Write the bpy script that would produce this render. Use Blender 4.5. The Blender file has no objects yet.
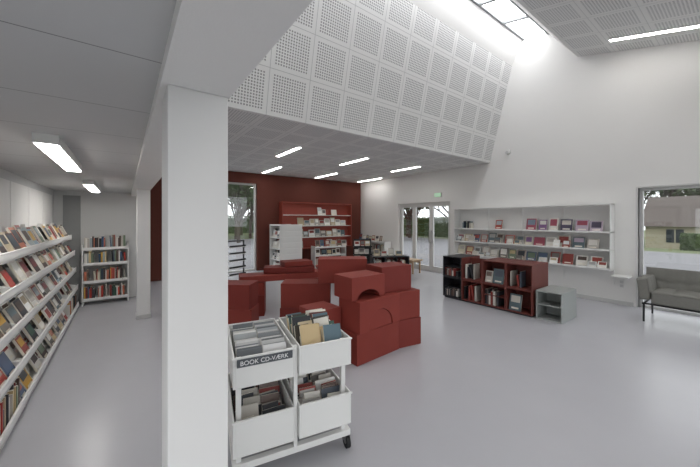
import bpy, math, random
from mathutils import Matrix, Vector
random.seed(7)
sc = bpy.context.scene
try:
    sc.view_settings.view_transform = 'Standard'
except Exception:
    pass

# ------------------------------------------------------------------ materials
def lin(h):
    h = h.lstrip('#')
    out = []
    for i in (0, 2, 4):
        c = int(h[i:i+2], 16) / 255
        out.append(c / 12.92 if c <= 0.04045 else ((c + 0.055) / 1.055) ** 2.4)
    return (out[0], out[1], out[2], 1)

def newmat(name):
    m = bpy.data.materials.new(name)
    m.use_nodes = True
    nt = m.node_tree
    return m, nt, nt.nodes.get('Principled BSDF')

def mat(name, hexc, rough=0.6, metal=0.0, var=0.05, scale=6.0, bump=0.0, bscale=200, spec=0.4):
    m, nt, b = newmat(name)
    c = lin(hexc)
    tc = nt.nodes.new('ShaderNodeTexCoord')
    n = nt.nodes.new('ShaderNodeTexNoise')
    n.inputs['Scale'].default_value = scale
    n.inputs['Detail'].default_value = 4
    nt.links.new(tc.outputs['Object'], n.inputs['Vector'])
    mx = nt.nodes.new('ShaderNodeMix'); mx.data_type = 'RGBA'
    mx.inputs[6].default_value = tuple(v * (1 - var) for v in c[:3]) + (1,)
    mx.inputs[7].default_value = tuple(min(1, v * (1 + var)) for v in c[:3]) + (1,)
    nt.links.new(n.outputs['Fac'], mx.inputs[0])
    nt.links.new(mx.outputs[2], b.inputs['Base Color'])
    b.inputs['Roughness'].default_value = rough
    b.inputs['Metallic'].default_value = metal
    b.inputs['Specular IOR Level'].default_value = spec
    if bump > 0:
        n2 = nt.nodes.new('ShaderNodeTexNoise'); n2.inputs['Scale'].default_value = bscale
        nt.links.new(tc.outputs['Object'], n2.inputs['Vector'])
        bp = nt.nodes.new('ShaderNodeBump'); bp.inputs['Strength'].default_value = bump
        bp.inputs['Distance'].default_value = 0.01
        nt.links.new(n2.outputs['Fac'], bp.inputs['Height'])
        nt.links.new(bp.outputs['Normal'], b.inputs['Normal'])
    return m

def emis(name, col, s):
    m, nt, b = newmat(name)
    b.inputs['Base Color'].default_value = (0.9, 0.9, 0.9, 1)
    b.inputs['Emission Color'].default_value = col
    b.inputs['Emission Strength'].default_value = s
    return m

def math_node(nt, op, a, b=None, c=None):
    n = nt.nodes.new('ShaderNodeMath'); n.operation = op
    for i, v in enumerate((a, b, c)):
        if v is None: continue
        if isinstance(v, (int, float)): n.inputs[i].default_value = v
        else: nt.links.new(v, n.inputs[i])
    return n.outputs[0]

def perf_mat(name, base, hole, pitch=0.6, n_holes=13, margin=0.055, r=0.31, seam=0.004, perf=True, pitch_v=None):
    """panelled acoustic board; UV is in metres"""
    pitch_v = pitch_v or pitch
    m, nt, b = newmat(name)
    uv = nt.nodes.new('ShaderNodeUVMap'); uv.uv_map = 'UVMap'
    sp = nt.nodes.new('ShaderNodeSeparateXYZ')
    nt.links.new(uv.outputs[0], sp.inputs[0])
    def axis(o, pt):
        f = math_node(nt, 'FRACT', math_node(nt, 'DIVIDE', o, pt))
        d = math_node(nt, 'MULTIPLY', math_node(nt, 'SUBTRACT', 0.5, math_node(nt, 'ABSOLUTE', math_node(nt, 'SUBTRACT', f, 0.5))), pt)
        return f, d
    fu, du = axis(sp.outputs[0], pitch)
    fv, dv = axis(sp.outputs[1], pitch_v)
    dmin = math_node(nt, 'MINIMUM', du, dv)
    seamm = math_node(nt, 'LESS_THAN', dmin, seam)
    col = nt.nodes.new('ShaderNodeMix'); col.data_type = 'RGBA'
    col.inputs[6].default_value = lin(base)
    col.inputs[7].default_value = lin(hole)
    if perf:
        inside = math_node(nt, 'GREATER_THAN', dmin, margin)
        hp = (pitch - 2 * margin) / n_holes
        def hol(o, pt):
            s = math_node(nt, 'SUBTRACT', math_node(nt, 'MULTIPLY', math_node(nt, 'FRACT', math_node(nt, 'DIVIDE', o, pt)), pt), margin)
            return math_node(nt, 'SUBTRACT', math_node(nt, 'FRACT', math_node(nt, 'DIVIDE', s, hp)), 0.5)
        hu = hol(sp.outputs[0], pitch); hv = hol(sp.outputs[1], pitch_v)
        d2 = math_node(nt, 'SQRT', math_node(nt, 'ADD', math_node(nt, 'MULTIPLY', hu, hu), math_node(nt, 'MULTIPLY', hv, hv)))
        dot = math_node(nt, 'LESS_THAN', d2, r)
        hm = math_node(nt, 'MULTIPLY', inside, dot)
        fac = math_node(nt, 'MAXIMUM', hm, math_node(nt, 'MULTIPLY', seamm, 0.6))
    else:
        fac = seamm
    nt.links.new(fac, col.inputs[0])
    nt.links.new(col.outputs[2], b.inputs['Base Color'])
    b.inputs['Roughness'].default_value = 0.8
    b.inputs['Specular IOR Level'].default_value = 0.2
    return m

def glass_mat():
    m = bpy.data.materials.new('window_glass'); m.use_nodes = True
    nt = m.node_tree; nt.nodes.clear()
    o = nt.nodes.new('ShaderNodeOutputMaterial')
    mx = nt.nodes.new('ShaderNodeMixShader'); mx.inputs[0].default_value = 0.06
    t = nt.nodes.new('ShaderNodeBsdfTransparent'); t.inputs[0].default_value = (0.94, 0.95, 0.95, 1)
    g = nt.nodes.new('ShaderNodeBsdfGlossy'); g.inputs['Roughness'].default_value = 0.02
    nt.links.new(t.outputs[0], mx.inputs[1]); nt.links.new(g.outputs[0], mx.inputs[2])
    nt.links.new(mx.outputs[0], o.inputs[0])
    return m

def book_mat():
    m, nt, b = newmat('book_covers')
    a = nt.nodes.new('ShaderNodeAttribute'); a.attribute_name = 'Col'
    nt.links.new(a.outputs['Color'], b.inputs['Base Color'])
    b.inputs['Roughness'].default_value = 0.45
    return m

WHITE = mat('white_paint', 'e2e1e0', 0.7, var=0.02, scale=1.5)
WALLM = mat('wall_white_plaster', 'e6e5e3', 0.8, var=0.015, scale=1.2, bump=0.05, bscale=150, spec=0.2)
GREYW = mat('grey_wall_paint', 'cccccb', 0.8, var=0.02, scale=1.5, spec=0.2)
BROWN = mat('red_brown_wall_paint', '65372e', 0.75, var=0.05, scale=1.5, spec=0.25)
FLOORM = mat('grey_linoleum', 'b6b6bb', 0.27, var=0.03, scale=3.0, bump=0.012, bscale=60, spec=0.45)
SHELFW = mat('white_powder_coated_steel', 'e6e6e4', 0.45, var=0.015)
RED = mat('red_foam_block_cover', '82372f', 0.6, var=0.06, scale=4, bump=0.05, bscale=300, spec=0.25)
REDB = mat('red_foam_block_cover_b', '883b33', 0.6, var=0.06, scale=4, bump=0.05, bscale=300, spec=0.25)
REDC = mat('red_foam_block_cover_c', '7a322c', 0.6, var=0.06, scale=4, bump=0.05, bscale=300, spec=0.25)
REDSH = mat('red_lacquered_panel', '9c473a', 0.5, var=0.04)
MAROON = mat('maroon_lacquer', '67332d', 0.5, var=0.05)
BLACK = mat('black_lacquer', '2a2a2e', 0.45, var=0.05)
GREYBOX = mat('grey_lacquer', '979b99', 0.5, var=0.03)
STEEL = mat('steel', '9a9a9a', 0.3, metal=0.9, var=0.03)
DARK = mat('dark_rubber', '1c1c1e', 0.6, var=0.05)
FRAME = mat('window_frame_paint', 'cfcfcd', 0.5, var=0.02)
SKFR = mat('skylight_frame', '8f9294', 0.5, var=0.02)
SOFA = mat('grey_felt', '7d7c77', 0.9, var=0.08, scale=30, bump=0.3, bscale=400, spec=0.1)
WOOD = mat('light_wood', 'b59a7a', 0.5, var=0.12, scale=9)
LABEL = mat('label_grey', '55595e', 0.5)
LTXT = mat('label_text_white', 'f2f2f2', 0.5)
GREEN = emis('exit_sign_green', lin('2fae5a'), 0.8)
GRASS = mat('grass', '56603c', 0.95, var=0.25, scale=3)
PAVE = mat('asphalt', '77777a', 0.9, var=0.08, scale=5)
BARK = mat('bark', '4a413a', 0.9, var=0.2, scale=8)
LEAF = mat('leaves', '40502f', 0.8, var=0.35, scale=2)
ROOFT = mat('roof_tiles', '57504c', 0.85, var=0.15, scale=6)
HOUSEW = mat('house_render', 'a09a86', 0.85, var=0.05)
HGLASS = mat('house_window_dark', '30363c', 0.2)
GLASS = glass_mat()
BOOK = book_mat()
LAMP = emis('lamp_diffuser', (1, 0.97, 0.93, 1), 23.0)
SKYL = emis('skylight_opal_glazing', (0.97, 0.98, 1, 1), 6.3)
PERFW = perf_mat('perforated_wall_board', 'e4e4e3', '8c8c8e')
PERFC = perf_mat('perforated_ceiling_board', 'e6e6e5', 'b4b4b6')

# ------------------------------------------------------------------ builder
class B:
    def __init__(s, M=None):
        s.v = []; s.f = []; s.m = []; s.c = []; s.mats = []; s.M = M or Matrix.Identity(4); s.sm = []
    def mi(s, m):
        if m not in s.mats: s.mats.append(m)
        return s.mats.index(m)
    def add(s, verts, faces, m, cols=None, M=None, smooth=False):
        T = s.M @ M if M is not None else s.M
        o = len(s.v)
        s.v += [tuple(T @ Vector(p)) for p in verts]
        k = s.mi(m)
        for i, f in enumerate(faces):
            s.f.append(tuple(o + j for j in f)); s.m.append(k)
            s.c.append(cols[i] if cols else (1, 1, 1, 1)); s.sm.append(smooth)
    def box(s, a, b, m, M=None, cols=None):
        x0, y0, z0 = a; x1, y1, z1 = b
        vs = [(x0, y0, z0), (x1, y0, z0), (x1, y1, z0), (x0, y1, z0), (x0, y0, z1), (x1, y0, z1), (x1, y1, z1), (x0, y1, z1)]
        # -x,+x,-y,+y,-z,+z
        s.add(vs, [(0, 4, 7, 3), (1, 2, 6, 5), (0, 1, 5, 4), (3, 7, 6, 2), (0, 3, 2, 1), (4, 5, 6, 7)], m, cols, M)
    def cyl(s, p0, p1, r, m, n=12, r1=None, M=None):
        p0 = Vector(p0); p1 = Vector(p1); r1 = r if r1 is None else r1
        d = (p1 - p0).normalized()
        u = d.orthogonal().normalized(); w = d.cross(u)
        vs = []
        for p, rr in ((p0, r), (p1, r1)):
            for i in range(n):
                a = 2 * math.pi * i / n
                vs.append(p + (u * math.cos(a) + w * math.sin(a)) * rr)
        fs = [(i, (i + 1) % n, n + (i + 1) % n, n + i) for i in range(n)]
        s.add(vs, fs, m, None, M, True)
        s.add(vs, [tuple(reversed(range(n))), tuple(range(n, 2 * n))], m, None, M)
    def prism(s, prof, y0, y1, m, M=None):
        n = len(prof)
        vs = [(p[0], y0, p[1]) for p in prof] + [(p[0], y1, p[1]) for p in prof]
        fs = [tuple(range(n)), tuple(reversed(range(n, 2 * n)))]
        fs += [((i + 1) % n, i, n + i, n + (i + 1) % n) for i in range(n)]
        s.add(vs, fs, m, None, M)
    def done(s, name, bevel=0, seg=2, angle=0.6, parent=None):
        me = bpy.data.meshes.new(name)
        me.from_pydata(s.v, [], s.f)
        for m in s.mats: me.materials.append(m)
        for p, k, sm in zip(me.polygons, s.m, s.sm):
            p.material_index = k; p.use_smooth = sm
        ca = me.color_attributes.new('Col', 'FLOAT_COLOR', 'CORNER')
        for p, c in zip(me.polygons, s.c):
            for li in p.loop_indices: ca.data[li].color = c
        me.update()
        o = bpy.data.objects.new(name, me)
        sc.collection.objects.link(o)
        if parent: o.parent = parent
        if bevel:
            md = o.modifiers.new('bevel', 'BEVEL'); md.width = bevel; md.segments = seg
            md.limit_method = 'ANGLE'; md.angle_limit = angle
        return o

def TR(x, y, z, a=0):
    return Matrix.Translation((x, y, z)) @ Matrix.Rotation(math.radians(a), 4, 'Z')

def slab(name, o, u, v, w, h, m, th=0.05):
    o = Vector(o); u = Vector(u).normalized(); v = Vector(v).normalized(); n = u.cross(v).normalized()
    vs = [o, o + u * w, o + u * w + v * h, o + v * h]
    vs += [p - n * th for p in vs]
    fs = [(0, 1, 2, 3), (7, 6, 5, 4), (0, 4, 5, 1), (1, 5, 6, 2), (2, 6, 7, 3), (3, 7, 4, 0)]
    me = bpy.data.meshes.new(name); me.from_pydata([tuple(p) for p in vs], [], fs)
    me.materials.append(m)
    uvl = me.uv_layers.new(name='UVMap')
    for p in me.polygons:
        for li, vi in zip(p.loop_indices, p.vertices):
            q = Vector(me.vertices[vi].co) - o
            uvl.data[li].uv = (q.dot(u), q.dot(v))
    ob = bpy.data.objects.new(name, me); sc.collection.objects.link(ob)
    return ob

# ------------------------------------------------------------------ books
CREAM = lin('e6e0d2')
PAL = [lin(h) for h in ['d8d5ce', 'c9c4ba', '8c3a33', '5a6a70', '3a3d42', 'b9a98c', '6f7f6a', 'a3453a', 'e4e1da', '2c2f36', '7b6a5c', 'cfc9b5', '9aa4a8', 'b6b0a8', '54433b', '4d5d78', 'c8b48a', 'dddad5', 'aa9a90']]
PALL = [lin(h) for h in ['e8e6e0', 'd8d5ce', 'c9c4ba', 'b9b4ac', 'a8a6a2', '8c3a33', '5a6a70', 'b9a98c', 'f0efec', '6f6a66', 'cfd2d2']]
PALD = [lin(h) for h in ['2b2c30', '3a3d42', '6f5f58', '8c3a33', 'b9b4ac', '4d5560', 'd0cdc6', '5b4a44']]
PALP = [lin(h) for h in ['7d5a86', 'a184a8', 'd8d5ce', '4b4458', 'b9a9b8', 'e4e1da', '7b8a9a', '9a4a5a', 'c8c2b8']]
PALC = PAL + [lin(h) for h in ['a8332a', 'c04a38', '2f4a6a', '35584a', 'c79a3a', '1f2226', '3a2a28', '86a0b0', 'b86a50', '40302c', '7a2a30', '2a3a48']]

def one_book(b, M, t, d, h, col):
    b.box((0, 0, 0), (t, d, h), BOOK, M=M, cols=[col, col, col, CREAM, CREAM, CREAM])

def books_row(b, M, length, h=(0.18, 0.25), d=(0.13, 0.19), t=(0.008, 0.035), pal=PAL, gap=0.06, lean=6):
    x = 0
    while x < length - 0.05:
        tt = random.uniform(*t); hh = random.uniform(*h); dd = random.uniform(*d)
        a = 0
        if random.random() < gap:
            x += random.uniform(0.02, 0.10)
            a = random.uniform(0, lean)
        if x + tt > length: break
        one_book(b, M @ Matrix.Translation((x, random.uniform(0, .02), 0)) @ Matrix.Rotation(math.radians(-a if x > .1 else 0), 4, 'Y'), tt, dd, hh, random.choice(pal))
        x += tt + 0.0015 + math.sin(math.radians(a)) * 0.01

def face_row(b, M, length, w=(0.12, 0.19), h=(0.18, 0.25), pal=PAL, gap=(0.01, 0.06), tilt=12, dens=1.0):
    x = 0.01
    while True:
        ww = random.uniform(*w); hh = random.uniform(*h)
        if x + ww > length: break
        if random.random() < dens:
            c = random.choice(pal); c2 = random.choice(pal)
            T = M @ Matrix.Translation((x, random.uniform(-.004, .004), 0)) @ Matrix.Rotation(math.radians(-tilt), 4, 'X')
            b.box((0, 0, 0), (ww, 0.018, hh), BOOK, M=T, cols=[CREAM, CREAM, c, c, CREAM, CREAM])
            f = random.uniform(.35, .6)
            b.box((ww * .12, -0.0015, hh * (0.9 - f)), (ww * .88, 0, hh * 0.9), BOOK, M=T, cols=[c2] * 6)
            b.box((ww * .2, -0.0015, hh * .1), (ww * .8, 0, hh * .2), BOOK, M=T, cols=[CREAM] * 6)
        x += ww + random.uniform(*gap)

# ------------------------------------------------------------------ room shell
XE, YN, YS, XW = 7.3, 9.1, -3.0, -1.02
b = B(); b.box((XW - .2, YS - .2, -0.06), (XE + .25, YN + .25, 0), FLOORM); b.done('floor')

b = B()
def wp(y0, y1, z0, z1): b.box((XE, y0, z0), (XE + .25, y1, z1), WALLM)
wp(YS, -1.6, 0, 6.2); wp(-1.6, 1.24, 2.12, 6.2); wp(1.24, 5.1, 0, 6.2); wp(5.1, 7.11, 2.08, 6.2); wp(7.11, YN, 0, 6.2)
b.done('wall_east')
b = B()
def wn(x0, x1, z0, z1): b.box((x0, YN, z0), (x1, YN + .25, z1), BROWN)
wn(.33, 1.0, 0, 3.1); wn(1.0, 3.24, 2.66, 3.1); wn(3.24, XE + .25, 0, 3.1)
b.done('wall_north')
b = B(); b.box((XW - .2, 1.3, 0), (XW, 7.5, 2.2), GREYW); b.box((XW - .2, YS, 0), (XW, -2.7, 2.2), GREYW); b.box((XW - .2, -2.7, 2.0), (XW, 1.3, 2.2), GREYW)
for i in range(7):
    y = 1.7 + i * 0.8
    b.box((XW, y, 0.02), (XW + .012, y + .77, 1.98), WALLM)
b.done('wall_west', 0.003)
b = B(); b.box((XW - .2, 7.5, 0), (.1, 7.7, 2.2), GREYW); b.box((-.9, 7.48, 0), (-.66, 7.5, 2.0), mat('dark_niche_strip', '8f9090')); b.done('wall_aisle_end')  # niche darkness put into the colour of a raised strip
b = B(); b.box((.1, 7.5, 0), (.33, YN + .25, 2.03), GREYW); b.done('wall_aisle_return')
b = B(); b.box((.1, YS, 2.03), (.33, YN + .25, 6.2), WALLM); b.done('wall_bulkhead')
b = B()
b.box((XW - .2, YS - .2, 0), (-.9, YS, 6.2), WALLM); b.box((.1, YS - .2, 0), (.6, YS, 6.2), WALLM); b.box((-.9, YS - .2, 1.98), (.1, YS, 6.2), WALLM)
b.box((7.0, YS - .2, 0), (XE + .25, YS, 6.2), WALLM)
b.box((.6, YS - .2, 3.2), (7.0, YS, 6.2), WALLM); b.box((3.7, YS - .2, 0), (3.9, YS, 3.2), WALLM)
b.done('wall_south')

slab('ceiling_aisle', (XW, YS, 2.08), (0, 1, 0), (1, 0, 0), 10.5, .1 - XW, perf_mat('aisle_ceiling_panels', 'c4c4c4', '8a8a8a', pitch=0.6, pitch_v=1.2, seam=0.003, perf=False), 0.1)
slab('ceiling_low', (.33, 3.95, 2.97), (0, 1, 0), (1, 0, 0), YN - 3.95, XE - .33, PERFC, 0.1)
pv = Vector((0, 3.42 - 3.95, 5.17 - 2.97)); ph = pv.length
slab('wall_perforated', (.33, 3.95, 2.97), (1, 0, 0), pv, XE - .33, ph, PERFW, 0.04)
sv = Vector((0, 3.19 - 3.42, 5.67 - 5.17))
slab('wall_lightwell_upper', (.33, 3.42, 5.17), (1, 0, 0), sv, XE - .33, sv.length, WALLM, 0.04)
cv = Vector((0, -5.13, -1.37))
slab('ceiling_sloped', (.33, 2.13, 4.83), (1, 0, 0), cv, XE - .33, cv.length, PERFC, 0.05)
tv = Vector((0, 2.63 - 2.13, 5.53 - 4.83))
slab('wall_lightwell_south', (XE, 2.13, 4.83), (-1, 0, 0), tv, XE - .33, tv.length, WALLM, 0.04)
# skylight
b = B()
A = Vector((0, 3.19, 5.67)); C = Vector((0, 2.63, 5.53)); dd = (C - A)
x = XE - .04
def sk(x0, x1, f0, f1, dz, th, m):
    p = A + dd * f0; q = A + dd * f1
    vs = [(x0, p.y, p.z + dz), (x1, p.y, p.z + dz), (x1, q.y, q.z + dz), (x0, q.y, q.z + dz)]
    vs += [(a, c, e + th) for a, c, e in vs]
    b.add(vs, [(0, 3, 2, 1), (4, 5, 6, 7), (0, 1, 5, 4), (1, 2, 6, 5), (2, 3, 7, 6), (3, 0, 4, 7)], m)
sk(.33, XE, 0, 0.08, 0, .08, SKFR); sk(.33, XE, 0.92, 1, 0, .08, SKFR)
while x > .5:
    x0 = max(.35, x - .86)
    sk(x0, x, .08, .92, .04, .02, SKYL)
    sk(x0 - .06, x0, .08, .92, 0, .08, SKFR)
    x = x0 - .06
b.done('skylight')
# pillars
b = B(); b.box((.12, 1.235, 0), (.325, 1.44, 2.03), WHITE); b.done('pillar', .004)
b = B(); b.box((.15, 5.75, 0), (.325, 5.95, 2.03), WHITE); b.box((.14, 5.74, 0), (.335, 5.96, .06), GREYW); b.done('pillar.001', .004)
b = B()
for y0, y1 in ((1.3, 5.04), (7.17, YN - .02)): b.box((XE - .015, y0, 0), (XE, y1, .07), GREYW)
b.done('baseboard_east')
b = B(); b.box((3.3, YN - .015, 0), (XE - .02, YN, .07), MAROON); b.done('baseboard_north')

# ------------------------------------------------------------------ windows / doors
def glazing(name, M, w, h, mull, th=.08, fr=.05):
    b = B(M)
    b.box((0, 0, 0), (fr, th, h), FRAME); b.box((w - fr, 0, 0), (w, th, h), FRAME)
    b.box((fr, 0, 0), (w - fr, th, fr), FRAME); b.box((fr, 0, h - fr), (w - fr, th, h), FRAME)
    for m in mull: b.box((m - fr / 2, 0, fr), (m + fr / 2, th, h - fr), FRAME)
    b.box((fr, th * .45, fr), (w - fr, th * .55, h - fr), GLASS)
    return b
glazing('window_1', TR(XE + .08, 1.24, 0, -90), 2.84, 2.12, [1.42]).done('window_1')
glazing('window_2', TR(1.0, YN + .08, 0, 0), 2.24, 2.66, [1.12]).done('window_2')
glazing('added_window_3', TR(.6, YS - .14, 0, 0), 3.1, 3.2, [1.55]).done('added_window_3')  # unseen south window, added to let in more daylight from behind the camera
glazing('added_window_4', TR(3.9, YS - .14, 0, 0), 3.1, 3.2, [1.55]).done('added_window_4')  # second added south window, out of view, for more daylight
glazing('added_window_5', TR(-.9, YS - .14, 0, 0), 1.0, 1.98, []).done('added_window_5')  # added out-of-view glazing that brightens the aisle from the south
glazing('added_window_6', TR(XW - .06, -2.7, 0, 90), 4.0, 2.0, [1.33, 2.66]).done('added_window_6')  # unseen west window, added beside the camera to light the aisle
b = glazing('door_1', TR(XE + .08, 7.11, 0, -90), 2.01, 2.08, [])
for x0, x1 in ((.05, .62), (.62, 1.29), (1.29, 1.96)):
    b.box((x0, .0, .05), (x0 + .07, .06, 2.03), FRAME); b.box((x1 - .07, .0, .05), (x1, .06, 2.03), FRAME)
    b.box((x0 + .07, .0, .05), (x1 - .07, .06, .16), FRAME); b.box((x0 + .07, .0, 1.95), (x1 - .07, .06, 2.03), FRAME)
for hx in (1.26, 1.34):
    b.cyl((hx, -.06, .85), (hx, -.06, 1.25), .012, STEEL); b.cyl((hx, -.06, .9), (hx, 0, .9), .008, STEEL); b.cyl((hx, -.06, 1.2), (hx, 0, 1.2), .008, STEEL)
b.done('door_1')
b = B(); b.box((XE - .01, 1.24, 0), (XE + .08, 1.27, 2.14), FRAME); b.box((XE - .01, -1.6, 2.115), (XE + .08, 1.24, 2.14), FRAME); b.done('trim_1')

# ------------------------------------------------------------------ ceiling lamps
def lamp(i, x, y0, y1, z, slope=0, w=.07):
    b = B(Matrix.Translation((x, y1, z)) @ Matrix.Rotation(math.atan(slope), 4, 'X'))
    L = (y1 - y0)
    b.box((-w / 2 - .012, -L, -.02), (w / 2 + .012, 0, .0), SHELFW)
    b.box((-w / 2, -L + .01, -.026), (w / 2, -.01, -.0202), LAMP)
    b.done('ceiling_lamp' + ('' if i == 0 else '.%03d' % i))
k = 0
for x in (2.7, 4.4, 6.2):
    lamp(k, x, 5.25, 6.3, 2.97); k += 1
for x in (3.3, 5.1, 6.9):
    lamp(k, x, 7.5, 8.75, 2.97); k += 1
for x in (1.3, 3.1, 4.9, 6.7):
    for y1 in (1.5, -.8):
        lamp(k, x, y1 - 1.15, y1, 4.83 - .267 * (2.13 - y1), .267); k += 1
for y in (-1.2, 2.6, 5.3):
    b = B(); x = -.39
    b.box((x - .06, y, 2.02), (x + .06, y + 1.3, 2.08), SHELFW); b.box((x - .05, y + .02, 2.012), (x + .05, y + 1.28, 2.0195), LAMP)
    b.done('ceiling_lamp.%03d' % k); k += 1

# ------------------------------------------------------------------ wall fittings
b = B(); b.box((XE - .04, 5.38, 2.22), (XE, 5.62, 2.34), SHELFW); b.box((XE - .043, 5.4, 2.235), (XE - .0402, 5.6, 2.325), GREEN); b.done('exit_sign')
b = B(); b.cyl((XE - .06, 3.5, 3.16), (XE, 3.5, 3.16), .06, SHELFW, 20); b.cyl((XE - .09, 3.5, 3.14), (XE - .06, 3.5, 3.14), .035, GREYW, 16); b.done('motion_sensor')
b = B(); b.box((XE - .012, 1.42, .3), (XE, 1.5, .46), SHELFW); b.box((XE - .016, 1.435, .32), (XE - .0122, 1.485, .37), GREYW); b.box((XE - .016, 1.435, .39), (XE - .0122, 1.485, .44), GREYW); b.done('power_outlet')

# ------------------------------------------------------------------ aisle shelving (left): stepped display racks
Y0, Y1 = 1.75, 7.0
lv = [(.08, .36), (.38, .35), (.68, .33), (.97, .31), (1.24, .27)]
b = B()
xb = XW + .02
y = Y0
while y <= Y1 + .01:
    b.box((xb, y - .012, 0), (xb + .04, y + .012, 1.5), SHELFW)
    for z, d in lv:
        b.prism([(xb + .04, z - .04), (xb + d, z - .03), (xb + d, z + .04), (xb + .04, z + .13)], y - .004, y + .004, SHELFW)
    y += .875
for z, d in lv:
    b.box((xb + .04, Y0, z - .012), (xb + d, Y1, z), SHELFW)
    b.box((xb + d - .006, Y0, z - .02), (xb + d, Y1, z + .055), SHELFW)
    b.box((xb + d - .012, Y0, z + .05), (xb + d + .004, Y1, z + .058), SHELFW)
b.box((xb, Y0, .0), (xb + .3, Y1, .04), SHELFW)
sh = b.done('wall_bookshelf', .002, 1)
b = B()
for i, (z, d) in enumerate(lv):
    for s in range(6):
        ys = Y0 + .875 * s + .02
        if i >= 1 or random.random() < .6:
            nl = 3 if i < 4 else 2
            for q in range(nl):
                face_row(b, TR(xb + d - .02 - q * .06, ys, z + .004 + q * .014, 90), .835, w=(.14, .2), h=(.17, .24) if i < 4 else (.2, .27), tilt=24, gap=(.0, .04), pal=PALC + PALL, dens=.95 if q else .85)
        else:
            books_row(b, TR(xb + d - .014, ys, z + .001, 90), .83, h=(.17, .25), d=(.13, .19), t=(.006, .03), gap=.15, lean=16, pal=PALC)
b.done('books', parent=sh)

def simple_shelf(name, M, w, depth, levels, top, pal, rows=True, h=(.18, .25), mat_=SHELFW):
    b = B(M)
    b.box((0, 0, 0), (.02, depth, top), mat_); b.box((w - .02, 0, 0), (w, depth, top), mat_)
    for z in levels:
        b.box((.02, 0, z - .02), (w - .02, depth, z), mat_); b.box((.02, 0, z), (w - .02, .008, z + .03), mat_)
    o = b.done(name, .002, 1)
    b = B(M)
    for z in levels:
        if random.random() < .35 or rows == 'face':
            face_row(b, Matrix.Translation((.03, .03, z + .003)), w - .06, h=h, pal=pal)
        else:
            books_row(b, Matrix.Translation((.03, .02, z + .001)), w - .06, h=h, d=(.12, min(.2, depth - .06)), pal=pal, gap=.12)
    b.done('books', parent=o)
simple_shelf('aisle_end_bookshelf', TR(-.62, 7.2, 0), .68, .27, [.1, .42, .74, 1.02], 1.1, PALC)

# ------------------------------------------------------------------ east wall shelf
b = B()
sy0, sy1 = 1.56, 4.8
for y in [sy0 + i * (sy1 - sy0 - .02) / 4 for i in range(5)]:
    b.box((XE - .02, y, .35), (XE - .002, y + .02, 1.85), SHELFW)
for z in (1.85, 1.33, 1.0, .66):
    b.box((XE - .27, sy0, z - .022), (XE - .021, sy1, z), SHELFW)
    b.box((XE - .275, sy0, z - .022), (XE - .27, sy1, z + .012), SHELFW)
for y in (sy0, sy1 - .015):
    b.box((XE - .27, y, .62), (XE - .021, y + .015, 1.85), SHELFW)
b.box((XE - .28, 1.32, .52), (XE - .002, sy0 - .003, .545), SHELFW)
sh = b.done('wall_display_shelf', .002, 1)
b = B()
def fr(z, ya, yb, q=.17, **kw): face_row(b, TR(XE - q, ya, z + .004, -90), ya - yb, **kw)
fr(1.33, 3.05, 1.6, w=(.15, .22), h=(.2, .27), pal=PALP, dens=.95, tilt=14, gap=(.01, .06))
fr(1.33, 3.75, 3.4, w=(.15, .2), h=(.2, .24), pal=PAL, dens=1, tilt=14)
books_row(b, TR(XE - .2, 4.6, 1.331, -90), .3, h=(.14, .2), d=(.1, .14), pal=PALC)
fr(1.0, 4.77, 1.6, w=(.15, .22), h=(.18, .24), pal=PAL + PALP + PALL, dens=1, tilt=16, gap=(.01, .05))
fr(1.0, 4.77, 1.6, q=.23, w=(.1, .17), h=(.1, .16), pal=PALL, dens=.35, tilt=20, gap=(.0, .05))
fr(.66, 4.77, 1.6, w=(.15, .22), h=(.18, .24), pal=PAL + PALL, dens=.95, tilt=16, gap=(.01, .05))
fr(.66, 4.77, 1.6, q=.23, w=(.1, .17), h=(.08, .15), pal=PALL, dens=.4, tilt=20, gap=(.0, .05))
b.done('books', parent=sh)

# ------------------------------------------------------------------ dark modular shelf
L, D, H = 1.67, .62, .83
M = TR(5.15, 3.77, 0, -90)
b = B(M)
mw = L / 4
for i in range(4):
    m = BLACK if i == 0 else MAROON
    x0 = i * mw; x1 = (i + 1) * mw
    for (z0, z1) in ((.03, .42), (.425, H)):
        t = .018
        b.box((x0, 0, z0), (x0 + t, D, z1), m); b.box((x1 - t - .002, 0, z0), (x1 - .002, D, z1), m)
        b.box((x0 + t, 0, z0), (x1 - t - .002, D, z0 + t), m)
        if not (i == 1 and z0 > .4):
            b.box((x0 + t, 0, z1 - t), (x1 - t - .002, D, z1), m)
        b.box((x0 + t, D * .5, z0 + t), (x1 - t - .002, D * .5 + .01, z1 - t), m)
        if i in (0, 2) and z0 < .4 or (i == 0):
            b.box((x0 + t, .01, (z0 + z1) / 2 - .006), (x1 - t - .002, D * .5, (z0 + z1) / 2 + .006), m)
b.box((.02, .03, 0), (L - .02, D - .03, .03), BLACK)
sh = b.done('modular_bookcase', .003, 1)
b = B(M)
for i in range(4):
    for z0 in (.05, .445):
        T = Matrix.Translation((i * mw + .03, .03, z0 + .001))
        if i == 0: books_row(b, T, mw - .08, h=(.1, .16), pal=PALD, d=(.12, .18))
        elif (i + (z0 > .4)) % 3 == 0: face_row(b, T, mw - .06, h=(.2, .28), pal=PALD + PALL, tilt=12, gap=(0, .02))
        elif random.random() < .85: books_row(b, T, (mw - .07) * random.uniform(.6, .9), h=(.17, .29), pal=PALD, d=(.16, .24), gap=.2, lean=18)
b.done('books', parent=sh)
M = TR(5.2, 2.07, 0, -90)
b = B(M)
w, d, h = .36, .6, .45; t = .02
b.box((0, 0, 0), (t, d, h), GREYBOX); b.box((w - t, 0, 0), (w, d, h), GREYBOX); b.box((t, 0, 0), (w - t, d, t), GREYBOX); b.box((t, 0, h - t), (w - t, d, h), GREYBOX)
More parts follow.
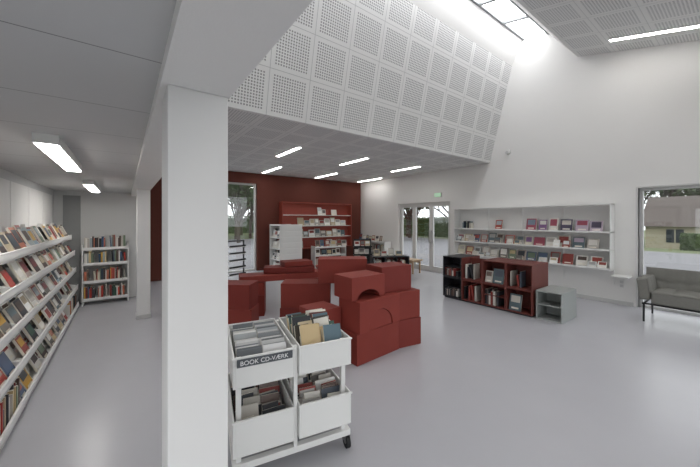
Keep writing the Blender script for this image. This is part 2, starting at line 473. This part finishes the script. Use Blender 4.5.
b.box((t, d * .6, t), (w - t, d * .6 + .01, h - t), GREYBOX); b.box((t, .02, .22), (w - t, d * .6, .235), GREYBOX)
b.done('storage_box', .003)

# ------------------------------------------------------------------ red blocks
U = .338
nb = 0
def brick(x, y, l, a, w=2 * U, h=U - .003, d=U, kind='box', m=None):
    global nb
    m = m or (RED, REDB, REDC)[nb % 3]
    z = l * U + .001
    b = B(TR(x, y, z, a))
    if kind == 'arch' or kind == 'bridge':
        r = h * (.62 if kind == 'arch' else .4); rx = r * (1 if kind == 'arch' else 1.6)
        pr = [(-w / 2, 0)]
        pr += [(-rx * math.cos(math.pi * i / 24), r * math.sin(math.pi * i / 24)) for i in range(25)]
        pr += [(w / 2, 0), (w / 2, h), (-w / 2, h)]
        b.prism(pr, -d / 2, d / 2, m)
        if kind == 'arch':
            r2 = r - .006
            b.prism([(-r2 * math.cos(math.pi * i / 24), r2 * math.sin(math.pi * i / 24)) for i in range(24, -1, -1)], -d / 2 + .012, d / 2 - .012, m)
    else:
        b.box((-w / 2, -d / 2, 0), (w / 2, d / 2, h), m)
    b.done('foam_block' + ('' if nb == 0 else '.%03d' % nb), .004, 2)
    nb += 1
brick(2.29, 2.70, 0, 4); brick(2.30, 2.69, 1, 6, kind='arch')
brick(2.84, 2.70, 0, -10, w=U); brick(2.83, 2.71, 1, -7, w=U)
brick(2.18, 2.74, 2, 0, w=.48, h=.25, kind='bridge')
brick(2.69, 2.79, 2, -6, w=.46, h=.31)
brick(1.74, 2.92, 0, 0, w=U); brick(1.76, 2.93, 1, 3, w=U, h=.24)
brick(2.08, 3.84, 0, -37); brick(2.09, 3.84, 1, -35)
brick(2.50, 3.54, 2, -34)
brick(2.66, 3.40, 0, -37, w=U); brick(2.66, 3.40, 1, -40, w=U)
brick(1.20, 4.40, 0, -37); brick(1.19, 4.41, 1, -40)
brick(1.72, 4.95, 0, -25, w=U); brick(1.72, 4.95, 1, -25, w=U, h=.2)
brick(2.62, 4.75, 0, -25, w=U); brick(2.62, 4.75, 1, -25, w=U, h=.2)
brick(2.15, 4.86, 1 + .21 / U, -13, w=1.35, h=.1, d=.36)
brick(2.3, 4.85, 1 + .32 / U, -25, w=.85, h=.09, d=.32)
brick(2.42, 4.83, 1 + .42 / U, -8, w=.5, h=.08, d=.3)

# ------------------------------------------------------------------ book trolley
M = TR(.515, 1.79, 0, -11.5)
b = B(M)
W, Dp = .70, .56
t = .01
for x in (.0, W - .03):
    for y in (0.02, Dp - .05):
        b.box((x, y, .09), (x + .03, y + .03, .74), SHELFW)
b.box((-.02, 0, .09), (W + .03, .04, .13), SHELFW); b.box((-.02, Dp - .04, .09), (W + .03, Dp, .13), SHELFW)
b.box((-.02, .04, .09), (.02, Dp - .04, .13), SHELFW); b.box((W - .01, .04, .09), (W + .03, Dp - .04, .13), SHELFW)
def bin_(x0, x1, y0, y1, z0, z1):
    b.box((x0, y0, z0), (x1, y1, z0 + t), SHELFW)
    b.box((x0, y0, z0 + t), (x0 + t, y1, z1), SHELFW); b.box((x1 - t, y0, z0 + t), (x1, y1, z1), SHELFW)
    b.box((x0 + t, y0, z0 + t), (x1 - t, y0 + t, z1), SHELFW); b.box((x0 + t, y1 - t, z0 + t), (x1 - t, y1, z1), SHELFW)
    b.box((x0 - .006, y0 - .006, z1 - .012), (x1 + .006, y0, z1), SHELFW)
for q in [(-.02, .335, -.03, Dp + .03, .585, .765), (.365, .72, -.03, Dp + .03, .585, .765), (-.02, .335, -.03, Dp + .03, .19, .40), (.365, .72, -.03, Dp + .03, .19, .40)]: bin_(*q)
b.box((.338, 0, .13), (.362, .03, .76), SHELFW); b.box((.338, Dp - .03, .13), (.362, Dp, .76), SHELFW)
b.box((.0, -.042, .71), (.32, -.0365, .757), LABEL)
for x, y in ((.0, .02), (W + .01, .02), (0, Dp - .02), (W + .01, Dp - .02)):
    b.cyl((x - .012, y, .045), (x + .012, y, .045), .045, DARK, 20)
    b.cyl((x - .014, y, .045), (x + .014, y, .045), .018, STEEL, 12)
    b.box((x - .02, y - .02, .045), (x - .015, y + .02, .095), STEEL); b.box((x + .015, y - .02, .045), (x + .02, y + .02, .095), STEEL)
cart = b.done('book_trolley', .002, 1)
tcu = bpy.data.curves.new('label_text', 'FONT'); tcu.body = 'BOOK CD-VÆRK'; tcu.size = .036; tcu.extrude = .0005
tob = bpy.data.objects.new('label_text', tcu); tcu.materials.append(LTXT)
tob.matrix_world = M @ Matrix.Translation((.017, -.0435, .721)) @ Matrix.Rotation(math.pi / 2, 4, 'X')
sc.collection.objects.link(tob); tob.parent = cart
b = B(M)
def bin_books(x0, x1, z, h, pal, tt=(.004, .012), tilt=18, y0=.0, y1=.5, sub=2, wmin=.6):
    wd = (x1 - x0 - .03) / sub
    for s in range(sub):
        y = y0
        while y < y1:
            th = random.uniform(*tt); hh = random.uniform(*h); ww = wd * random.uniform(wmin, .97)
            c = random.choice(pal)
            T = Matrix.Translation((x0 + .015 + s * wd + random.uniform(0, wd - ww), y, z)) @ Matrix.Rotation(math.radians(-tilt + random.uniform(-3, 3)), 4, 'X') @ Matrix.Rotation(math.radians(random.uniform(-4, 4) if wmin < .8 else 0), 4, 'Y')
            b.box((0, 0, 0), (ww, th, hh), BOOK, M=T, cols=[CREAM, c, c, c, c, CREAM if random.random() < .5 else c])
            y += th * 1.1 + random.uniform(.001, .008)
bin_books(-.01, .325, .597, (.15, .195), [lin(h) for h in ('e8e8e8', 'd5d5d5', 'b2b6ba', 'f0f0f0', '888c90', 'dcdcd8', '6b6f73')], tt=(.006, .012), sub=2, y1=.46, wmin=.9)
bin_books(.375, .71, .60, (.18, .28), [lin(h) for h in ('e8e4da', 'd8c9a8', '3f5a50', '2c2f36', 'cdb58a', '8c8a80', '5d7480', 'e0ddd5', '6b3a33', '47433c')], tt=(.008, .026), sub=2, y1=.42, tilt=26)
bin_books(-.01, .325, .205, (.13, .22), PALD, tt=(.006, .02), sub=2, y1=.46)
bin_books(.375, .71, .205, (.13, .22), PALD + PALL, tt=(.006, .02), sub=2, y1=.46)
b.done('books', parent=cart)

# ------------------------------------------------------------------ sofa
xs0, xs1, ya, yb = 6.34, 7.08, -1.0, 1.08
sofa = B()
def pad(M, w, h, th, nx, nz, dimple=.016):
    N = 6
    nX, nZ = nx * N, nz * N
    vs = []; fs = []
    for j in range(nZ + 1):
        for i in range(nX + 1):
            u = i / N; v = j / N
            g = abs(math.sin(math.pi * u)) ** .5 * abs(math.sin(math.pi * v)) ** .5
            vs.append((w * i / nX, -dimple * g, h * j / nZ))
    for j in range(nZ):
        for i in range(nX):
            a = j * (nX + 1) + i
            fs.append((a, a + 1, a + nX + 2, a + nX + 1))
    sofa.add(vs, fs, SOFA, None, M, True)
    sofa.box((0, .0, 0), (w, th, h), SOFA, M=M)
Ly = yb - ya
def basis(o, ex, ey, ez):
    m = Matrix.Identity(4)
    for i, e in enumerate((ex, ey, ez)):
        e = Vector(e).normalized()
        for r in range(3): m[r][i] = e[r]
    m.translation = Vector(o)
    return m
pad(basis((xs0, yb - .14, .46), (0, -1, 0), (0, 0, -1), (1, 0, 0)), Ly - .28, .6, .17, 8, 3)
pad(basis((xs1 - .2, yb, .36), (0, -1, 0), (1, 0, -.12), (.16, 0, 1)), Ly, .42, .14, 9, 2)
pad(basis((xs0 + .02, yb - .14, .34), (1, 0, 0), (0, 1, -.12), (0, .12, 1)), .54, .33, .13, 3, 1)
pad(basis((xs1 - .16, ya + .14, .34), (-1, 0, 0), (0, -1, -.12), (0, -.12, 1)), .54, .33, .13, 3, 1)
for x in (xs0 + .03, xs1 - .06):
    sofa.cyl((x, ya + .1, .275), (x, yb - .04, .275), .014, DARK)
    for y in (ya + .1, (ya + yb) / 2, yb - .06):
        sofa.cyl((x, y, 0), (x, y, .275), .012, DARK, r1=.014)
for y in (ya + .1, (ya + yb) / 2, yb - .06):
    sofa.cyl((xs0 + .03, y, .275), (xs1 - .06, y, .275), .012, DARK)
sofa.done('sofa', .025, 3)

# ------------------------------------------------------------------ north wall display
b = B()
x0, x1, z0, z1 = 3.95, 6.68, .6, 2.1
b.box((x0, YN - .04, z0), (x1, YN - .001, z1), REDSH)
b.box((x0, YN - .24, z0), (x0 + .03, YN - .04, z1), REDSH); b.box((x1 - .03, YN - .24, z0), (x1, YN - .04, z1), REDSH)
b.box((x0, YN - .24, z1), (x1, YN - .001, z1 + .03), REDSH)
for z in (.62, .98, 1.36, 1.72):
    b.box((x0 + .03, YN - .22, z - .02), (x1 - .03, YN - .04, z), SHELFW if z > .7 else REDSH)
sh = b.done('red_display_cabinet', .003, 1)
b = B()
for z, dn in ((.62, .7), (.98, .95), (1.36, .95), (1.72, .5)):
    face_row(b, TR(x0 + .4, YN - .15, z + .004), x1 - x0 - .5, pal=PALL, w=(.14, .24), h=(.18, .28), dens=dn, tilt=10, gap=(0, .03))
b.done('books', parent=sh)
b = B()
X0, X1, Ya, Yb = 3.5, 4.2, 8.0, 8.75
b.box((X0, Ya, 0), (X1, Ya + .02, 1.42), SHELFW); b.box((X0, Yb - .02, 0), (X1, Yb, 1.42), SHELFW); b.box(((X0 + X1) / 2, Ya + .02, .0), ((X0 + X1) / 2 + .02, Yb - .02, 1.42), SHELFW)
for z in (.08, .4, .72, 1.04, 1.4):
    b.box((X0, Ya + .02, z - .02), ((X0 + X1) / 2, Yb - .02, z), SHELFW); b.box(((X0 + X1) / 2 + .02, Ya + .02, z - .02), (X1, Yb - .02, z), SHELFW)
for i in range(8):
    b.box((X0 + .03, Ya - .015, .1 + i * .165), (X1 - .03, Ya, .1 + i * .165 + .13), SHELFW)
sh = b.done('magazine_shelf', .002, 1)
b = B()
for z in (.08, .4, .72, 1.04):
    face_row(b, TR(X0 + .06, Yb - .03, z + .003, -90), Yb - Ya - .06, pal=PALL + PALD, tilt=10, gap=(0, .02))
    books_row(b, TR(X0 + .14, Yb - .03, z + .003, -90), Yb - Ya - .06, pal=PALD, h=(.2, .27), d=(.12, .16))
b.done('magazines', parent=sh)
b = B(TR(2.05, 7.2, 0, 20))
b.box((-.25, -.2, 0), (.25, .2, .04), BLACK)
for x in (-.24, .22):
    b.box((x, -.02, .04), (x + .02, .02, 1.05), BLACK)
for i in range(6):
    z = .12 + i * .16
    b.box((-.22, -.1, z), (.22, .1, z + .012), SHELFW)
    b.box((-.22, -.1, z + .012), (.22, -.09, z + .05), BLACK)
b.box((-.24, -.02, 1.05), (.24, .02, 1.08), BLACK)
b.done('magazine_rack', .002, 1)
simple_shelf('corner_bookshelf', TR(6.95, 8.85, 0, -90), 1.45, .3, [.1, .46, .8], .82, PAL)
simple_shelf('low_display_shelf', TR(4.75, 8.2, 0, -8), 1.1, .34, [.1, .42, .68], .72, PAL, rows='face', h=(.18, .24))
b = B(TR(6.0, 7.4, 0, -30))
b.box((-.3, -.22, 0), (.3, .22, .05), BLACK); b.box((-.28, -.01, .05), (.28, .01, .95), BLACK)
for z in (.2, .45, .7):
    b.box((-.28, -.16, z), (.28, -.012, z + .015), BLACK); b.box((-.28, -.17, z), (.28, -.16, z + .05), BLACK)
    b.box((-.28, .012, z), (.28, .16, z + .015), BLACK); b.box((-.28, .16, z), (.28, .17, z + .05), BLACK)
sh = b.done('display_stand', .002, 1)
b = B(TR(6.0, 7.4, 0, -30))
for z in (.2, .45, .7): face_row(b, Matrix.Translation((-.27, -.11, z + .02)), .54, h=(.17, .22), pal=PALL, tilt=14, gap=(0, .02))
b.done('books', parent=sh)
b = B(TR(5.0, 5.75, 0, -30))
for z in (.0, .3, .6):
    b.box((0, 0, z), (.95, .38, z + .025), BLACK)
for x in (0, .31, .62, .93):
    b.box((x, 0, .025), (x + .02, .38, .6), BLACK)
b.box((.02, .34, .025), (.93, .36, .6), MAROON)
sh = b.done('low_bookcase', .003, 1)
b = B(TR(5.0, 5.75, 0, -30))
for x in (.03, .34, .65):
    for z in (.026, .326): books_row(b, Matrix.Translation((x, .03, z)), .25, h=(.17, .24), pal=PALD + PALL, d=(.12, .18))
face_row(b, Matrix.Translation((.05, .15, .628)), .85, pal=PALL, h=(.12, .2), dens=.7)
b.done('books', parent=sh)
b = B(TR(3.55, 5.9, 0, -15))
b.box((0, 0, .42), (.95, .4, .48), RED); b.box((.03, .03, 0), (.09, .37, .42), RED); b.box((.86, .03, 0), (.92, .37, .42), RED); b.box((.09, .17, .1), (.86, .2, .42), RED)
b.done('red_bench', .008)
b = B(TR(6.55, 6.9, 0, -90))
b.box((0, 0, .36), (1.1, .42, .4), WOOD)
for x in (.04, 1.02):
    for y in (.04, .34): b.box((x, y, 0), (x + .04, y + .04, .36), WOOD)
b.box((.08, .06, .3), (1.02, .08, .36), WOOD); b.box((.08, .34, .3), (1.02, .36, .36), WOOD)
b.done('wooden_bench', .004)

# ------------------------------------------------------------------ outdoors
b = B()
xsG = [-40, -12, -1.3, 7.6, 22, 30, 45, 120]
ysG = [-60, -14, -3.3, 9.4, 26, 60, 120]
def gh(x): return -.08 if x <= 22 else (-.08 - (x - 22) / 23 * 1.3 if x < 45 else -1.38)
for i in range(len(xsG) - 1):
    for j in range(len(ysG) - 1):
        a, c = xsG[i], xsG[i + 1]; e, f = ysG[j], ysG[j + 1]
        m = PAVE if (c <= 22 and f <= 26 and i > 0 and j > 0) else GRASS  # unseen ground to the west paved grey to keep green bounce light out
        b.add([(a, e, gh(a)), (c, e, gh(c)), (c, f, gh(c)), (a, f, gh(a))], [(0, 1, 2, 3)], m)
b.done('ground')
b = B()
hx, hy0, hy1 = 40, -8, 6.3
b.box((hx, hy0, -1.3), (hx + 8, hy1, 1.05), HOUSEW)
b.add([(hx - .5, hy0 - .4, .95), (hx - .5, hy1 + .4, .95), (hx + 4, hy1 + .4, 3.9), (hx + 4, hy0 - .4, 3.9), (hx + 8.5, hy0 - .4, .95), (hx + 8.5, hy1 + .4, .95)],
      [(0, 3, 2, 1), (4, 5, 2, 3), (0, 4, 3), (1, 2, 5), (0, 1, 5, 4)], ROOFT)
for y in (-6, -3.5, -.5, 1.6, 3.8):
    b.box((hx - .05, y, -.5), (hx, y + 1.1, .7), HGLASS); b.box((hx - .08, y + .5, -.5), (hx - .05, y + .58, .7), HOUSEW)
b.box((hx + 3.6, 1, 3.7), (hx + 4.3, 1.8, 4.7), ROOFT)
b.done('house')
def make_tree(seed, leaves, hgt=7, col=LEAF):
    rnd = random.Random(seed); b = B(); tips = []
    def br(p, d, L, r, lev):
        q = p + d * L
        b.cyl(p, q, r, BARK, 5, r1=r * .65)
        if lev == 0: tips.append(q); return
        for _ in range(4 if lev > 2 else 3):
            nd = (d + Vector((rnd.uniform(-1, 1), rnd.uniform(-1, 1), rnd.uniform(-.25, .7))) * .75).normalized()
            br(p + d * L * rnd.uniform(.55, 1), nd, L * rnd.uniform(.6, .82), r * .55, lev - 1)
    br(Vector((0, 0, 0)), Vector((0, 0, 1)), hgt * .3, hgt * .022, 5)
    for _ in range(leaves):
        p = rnd.choice(tips) + Vector((rnd.gauss(0, .35), rnd.gauss(0, .35), rnd.gauss(0, .3)))
        u = Vector((rnd.uniform(-1, 1), rnd.uniform(-1, 1), rnd.uniform(-1, 1))).normalized() * .13
        w = u.orthogonal().normalized() * .09
        b.add([p - u, p + w, p + u, p - w], [(0, 1, 2, 3)], col)
    return b.done('tree')
t1 = make_tree(1, 7000); t1.location = (19, 16.5, -.08)
t2 = make_tree(2, 1200); t2.location = (9, 27, -.08)
def inst(src, x, y, s, z=None, r=0):
    o = bpy.data.objects.new('tree', src.data); sc.collection.objects.link(o)
    o.location = (x, y, gh(x) if z is None else z); o.scale = (s, s, s); o.rotation_euler = (0, 0, r)
for i, (src, x, y, s) in enumerate([(t1, 24, 22, 1.2), (t2, 22, 15, 1.1), (t1, 17, 24, 1.0), (t1, 5, 29, 1.1), (t2, 2.5, 25, 1.0), (t1, 13, 31, 1.2), (t2, 28, 27, 1.3),
                                  (t2, 54, 3, 1.9), (t2, 53, 9, 1.8), (t1, 44, 13, 1.2), (t2, 55, -3, 1.9), (t1, 30, 19, 1.3), (t1, 10, 33, 1.3), (t2, 6.5, 22, .9), (t1, -1, 31, 1.2),
                                  (t1, 26, 17.5, 1.2), (t1, 21, 19, 1.1), (t1, 7.5, 26, 1.1), (t2, 52, 6, 1.9), (t1, 57, 0, 2.0)]):
    inst(src, x, y, s, r=i * 1.3)
def hedge(name, x0, y0, x1, y1, w, h, n=2600, seed=3):
    rnd = random.Random(seed); b = B()
    p0 = Vector((x0, y0, 0)); p1 = Vector((x1, y1, 0)); d = p1 - p0; s = Vector((-d.y, d.x, 0)).normalized()
    z = min(gh(x0), gh(x1))
    a = math.degrees(math.atan2(d.y, d.x))
    b.box((0, -w * .42, 0), (d.length, w * .42, h * .93), LEAF, M=TR(x0, y0, z, a))
    for _ in range(n):
        f = rnd.random(); g = rnd.uniform(-.5, .5) * w; hh = rnd.uniform(0, h)
        if rnd.random() < .5: g = math.copysign(w * .46, g)
        else: hh = h * rnd.uniform(.9, 1.05)
        p = p0 + d * f + s * g + Vector((0, 0, z + hh))
        u = Vector((rnd.uniform(-1, 1), rnd.uniform(-1, 1), rnd.uniform(-1, 1))).normalized() * .14
        v = u.orthogonal().normalized() * .1
        b.add([p - u, p + v, p + u, p - v], [(0, 1, 2, 3)], LEAF)
    b.done(name)
hedge('hedge', 34, -6, 34, 3.4, .9, 1.2)
hedge('hedge.001', -4, 38, 32, 39, 1.5, 2.6, 4000, 4)
hedge('hedge.002', 35, 17, 34, 33, 1.5, 2.6, 4000, 5)

# ------------------------------------------------------------------ world (overcast sky)
w = bpy.data.worlds.new('World'); sc.world = w; w.use_nodes = True
nt = w.node_tree; bg = nt.nodes['Background']
tc = nt.nodes.new('ShaderNodeTexCoord'); sp = nt.nodes.new('ShaderNodeSeparateXYZ')
nt.links.new(tc.outputs['Generated'], sp.inputs[0])
cr = nt.nodes.new('ShaderNodeValToRGB')
cr.color_ramp.elements[0].position = .0; cr.color_ramp.elements[0].color = (.86, .88, .9, 1)
cr.color_ramp.elements[1].position = .6; cr.color_ramp.elements[1].color = (.97, .98, 1, 1)
nt.links.new(sp.outputs[2], cr.inputs[0]); nt.links.new(cr.outputs[0], bg.inputs[0])
bg.inputs[1].default_value = 2.45

# ------------------------------------------------------------------ camera
cd = bpy.data.cameras.new('camera'); cam = bpy.data.objects.new('camera', cd); sc.collection.objects.link(cam)
cam.location = (0, 0, 1.55); cam.rotation_euler = (math.pi / 2, 0, -math.radians(36.7))
cd.sensor_width = 36; cd.lens = 302 / 700 * 36; cd.shift_y = -13.5 / 700; cd.clip_start = .02
sc.camera = cam
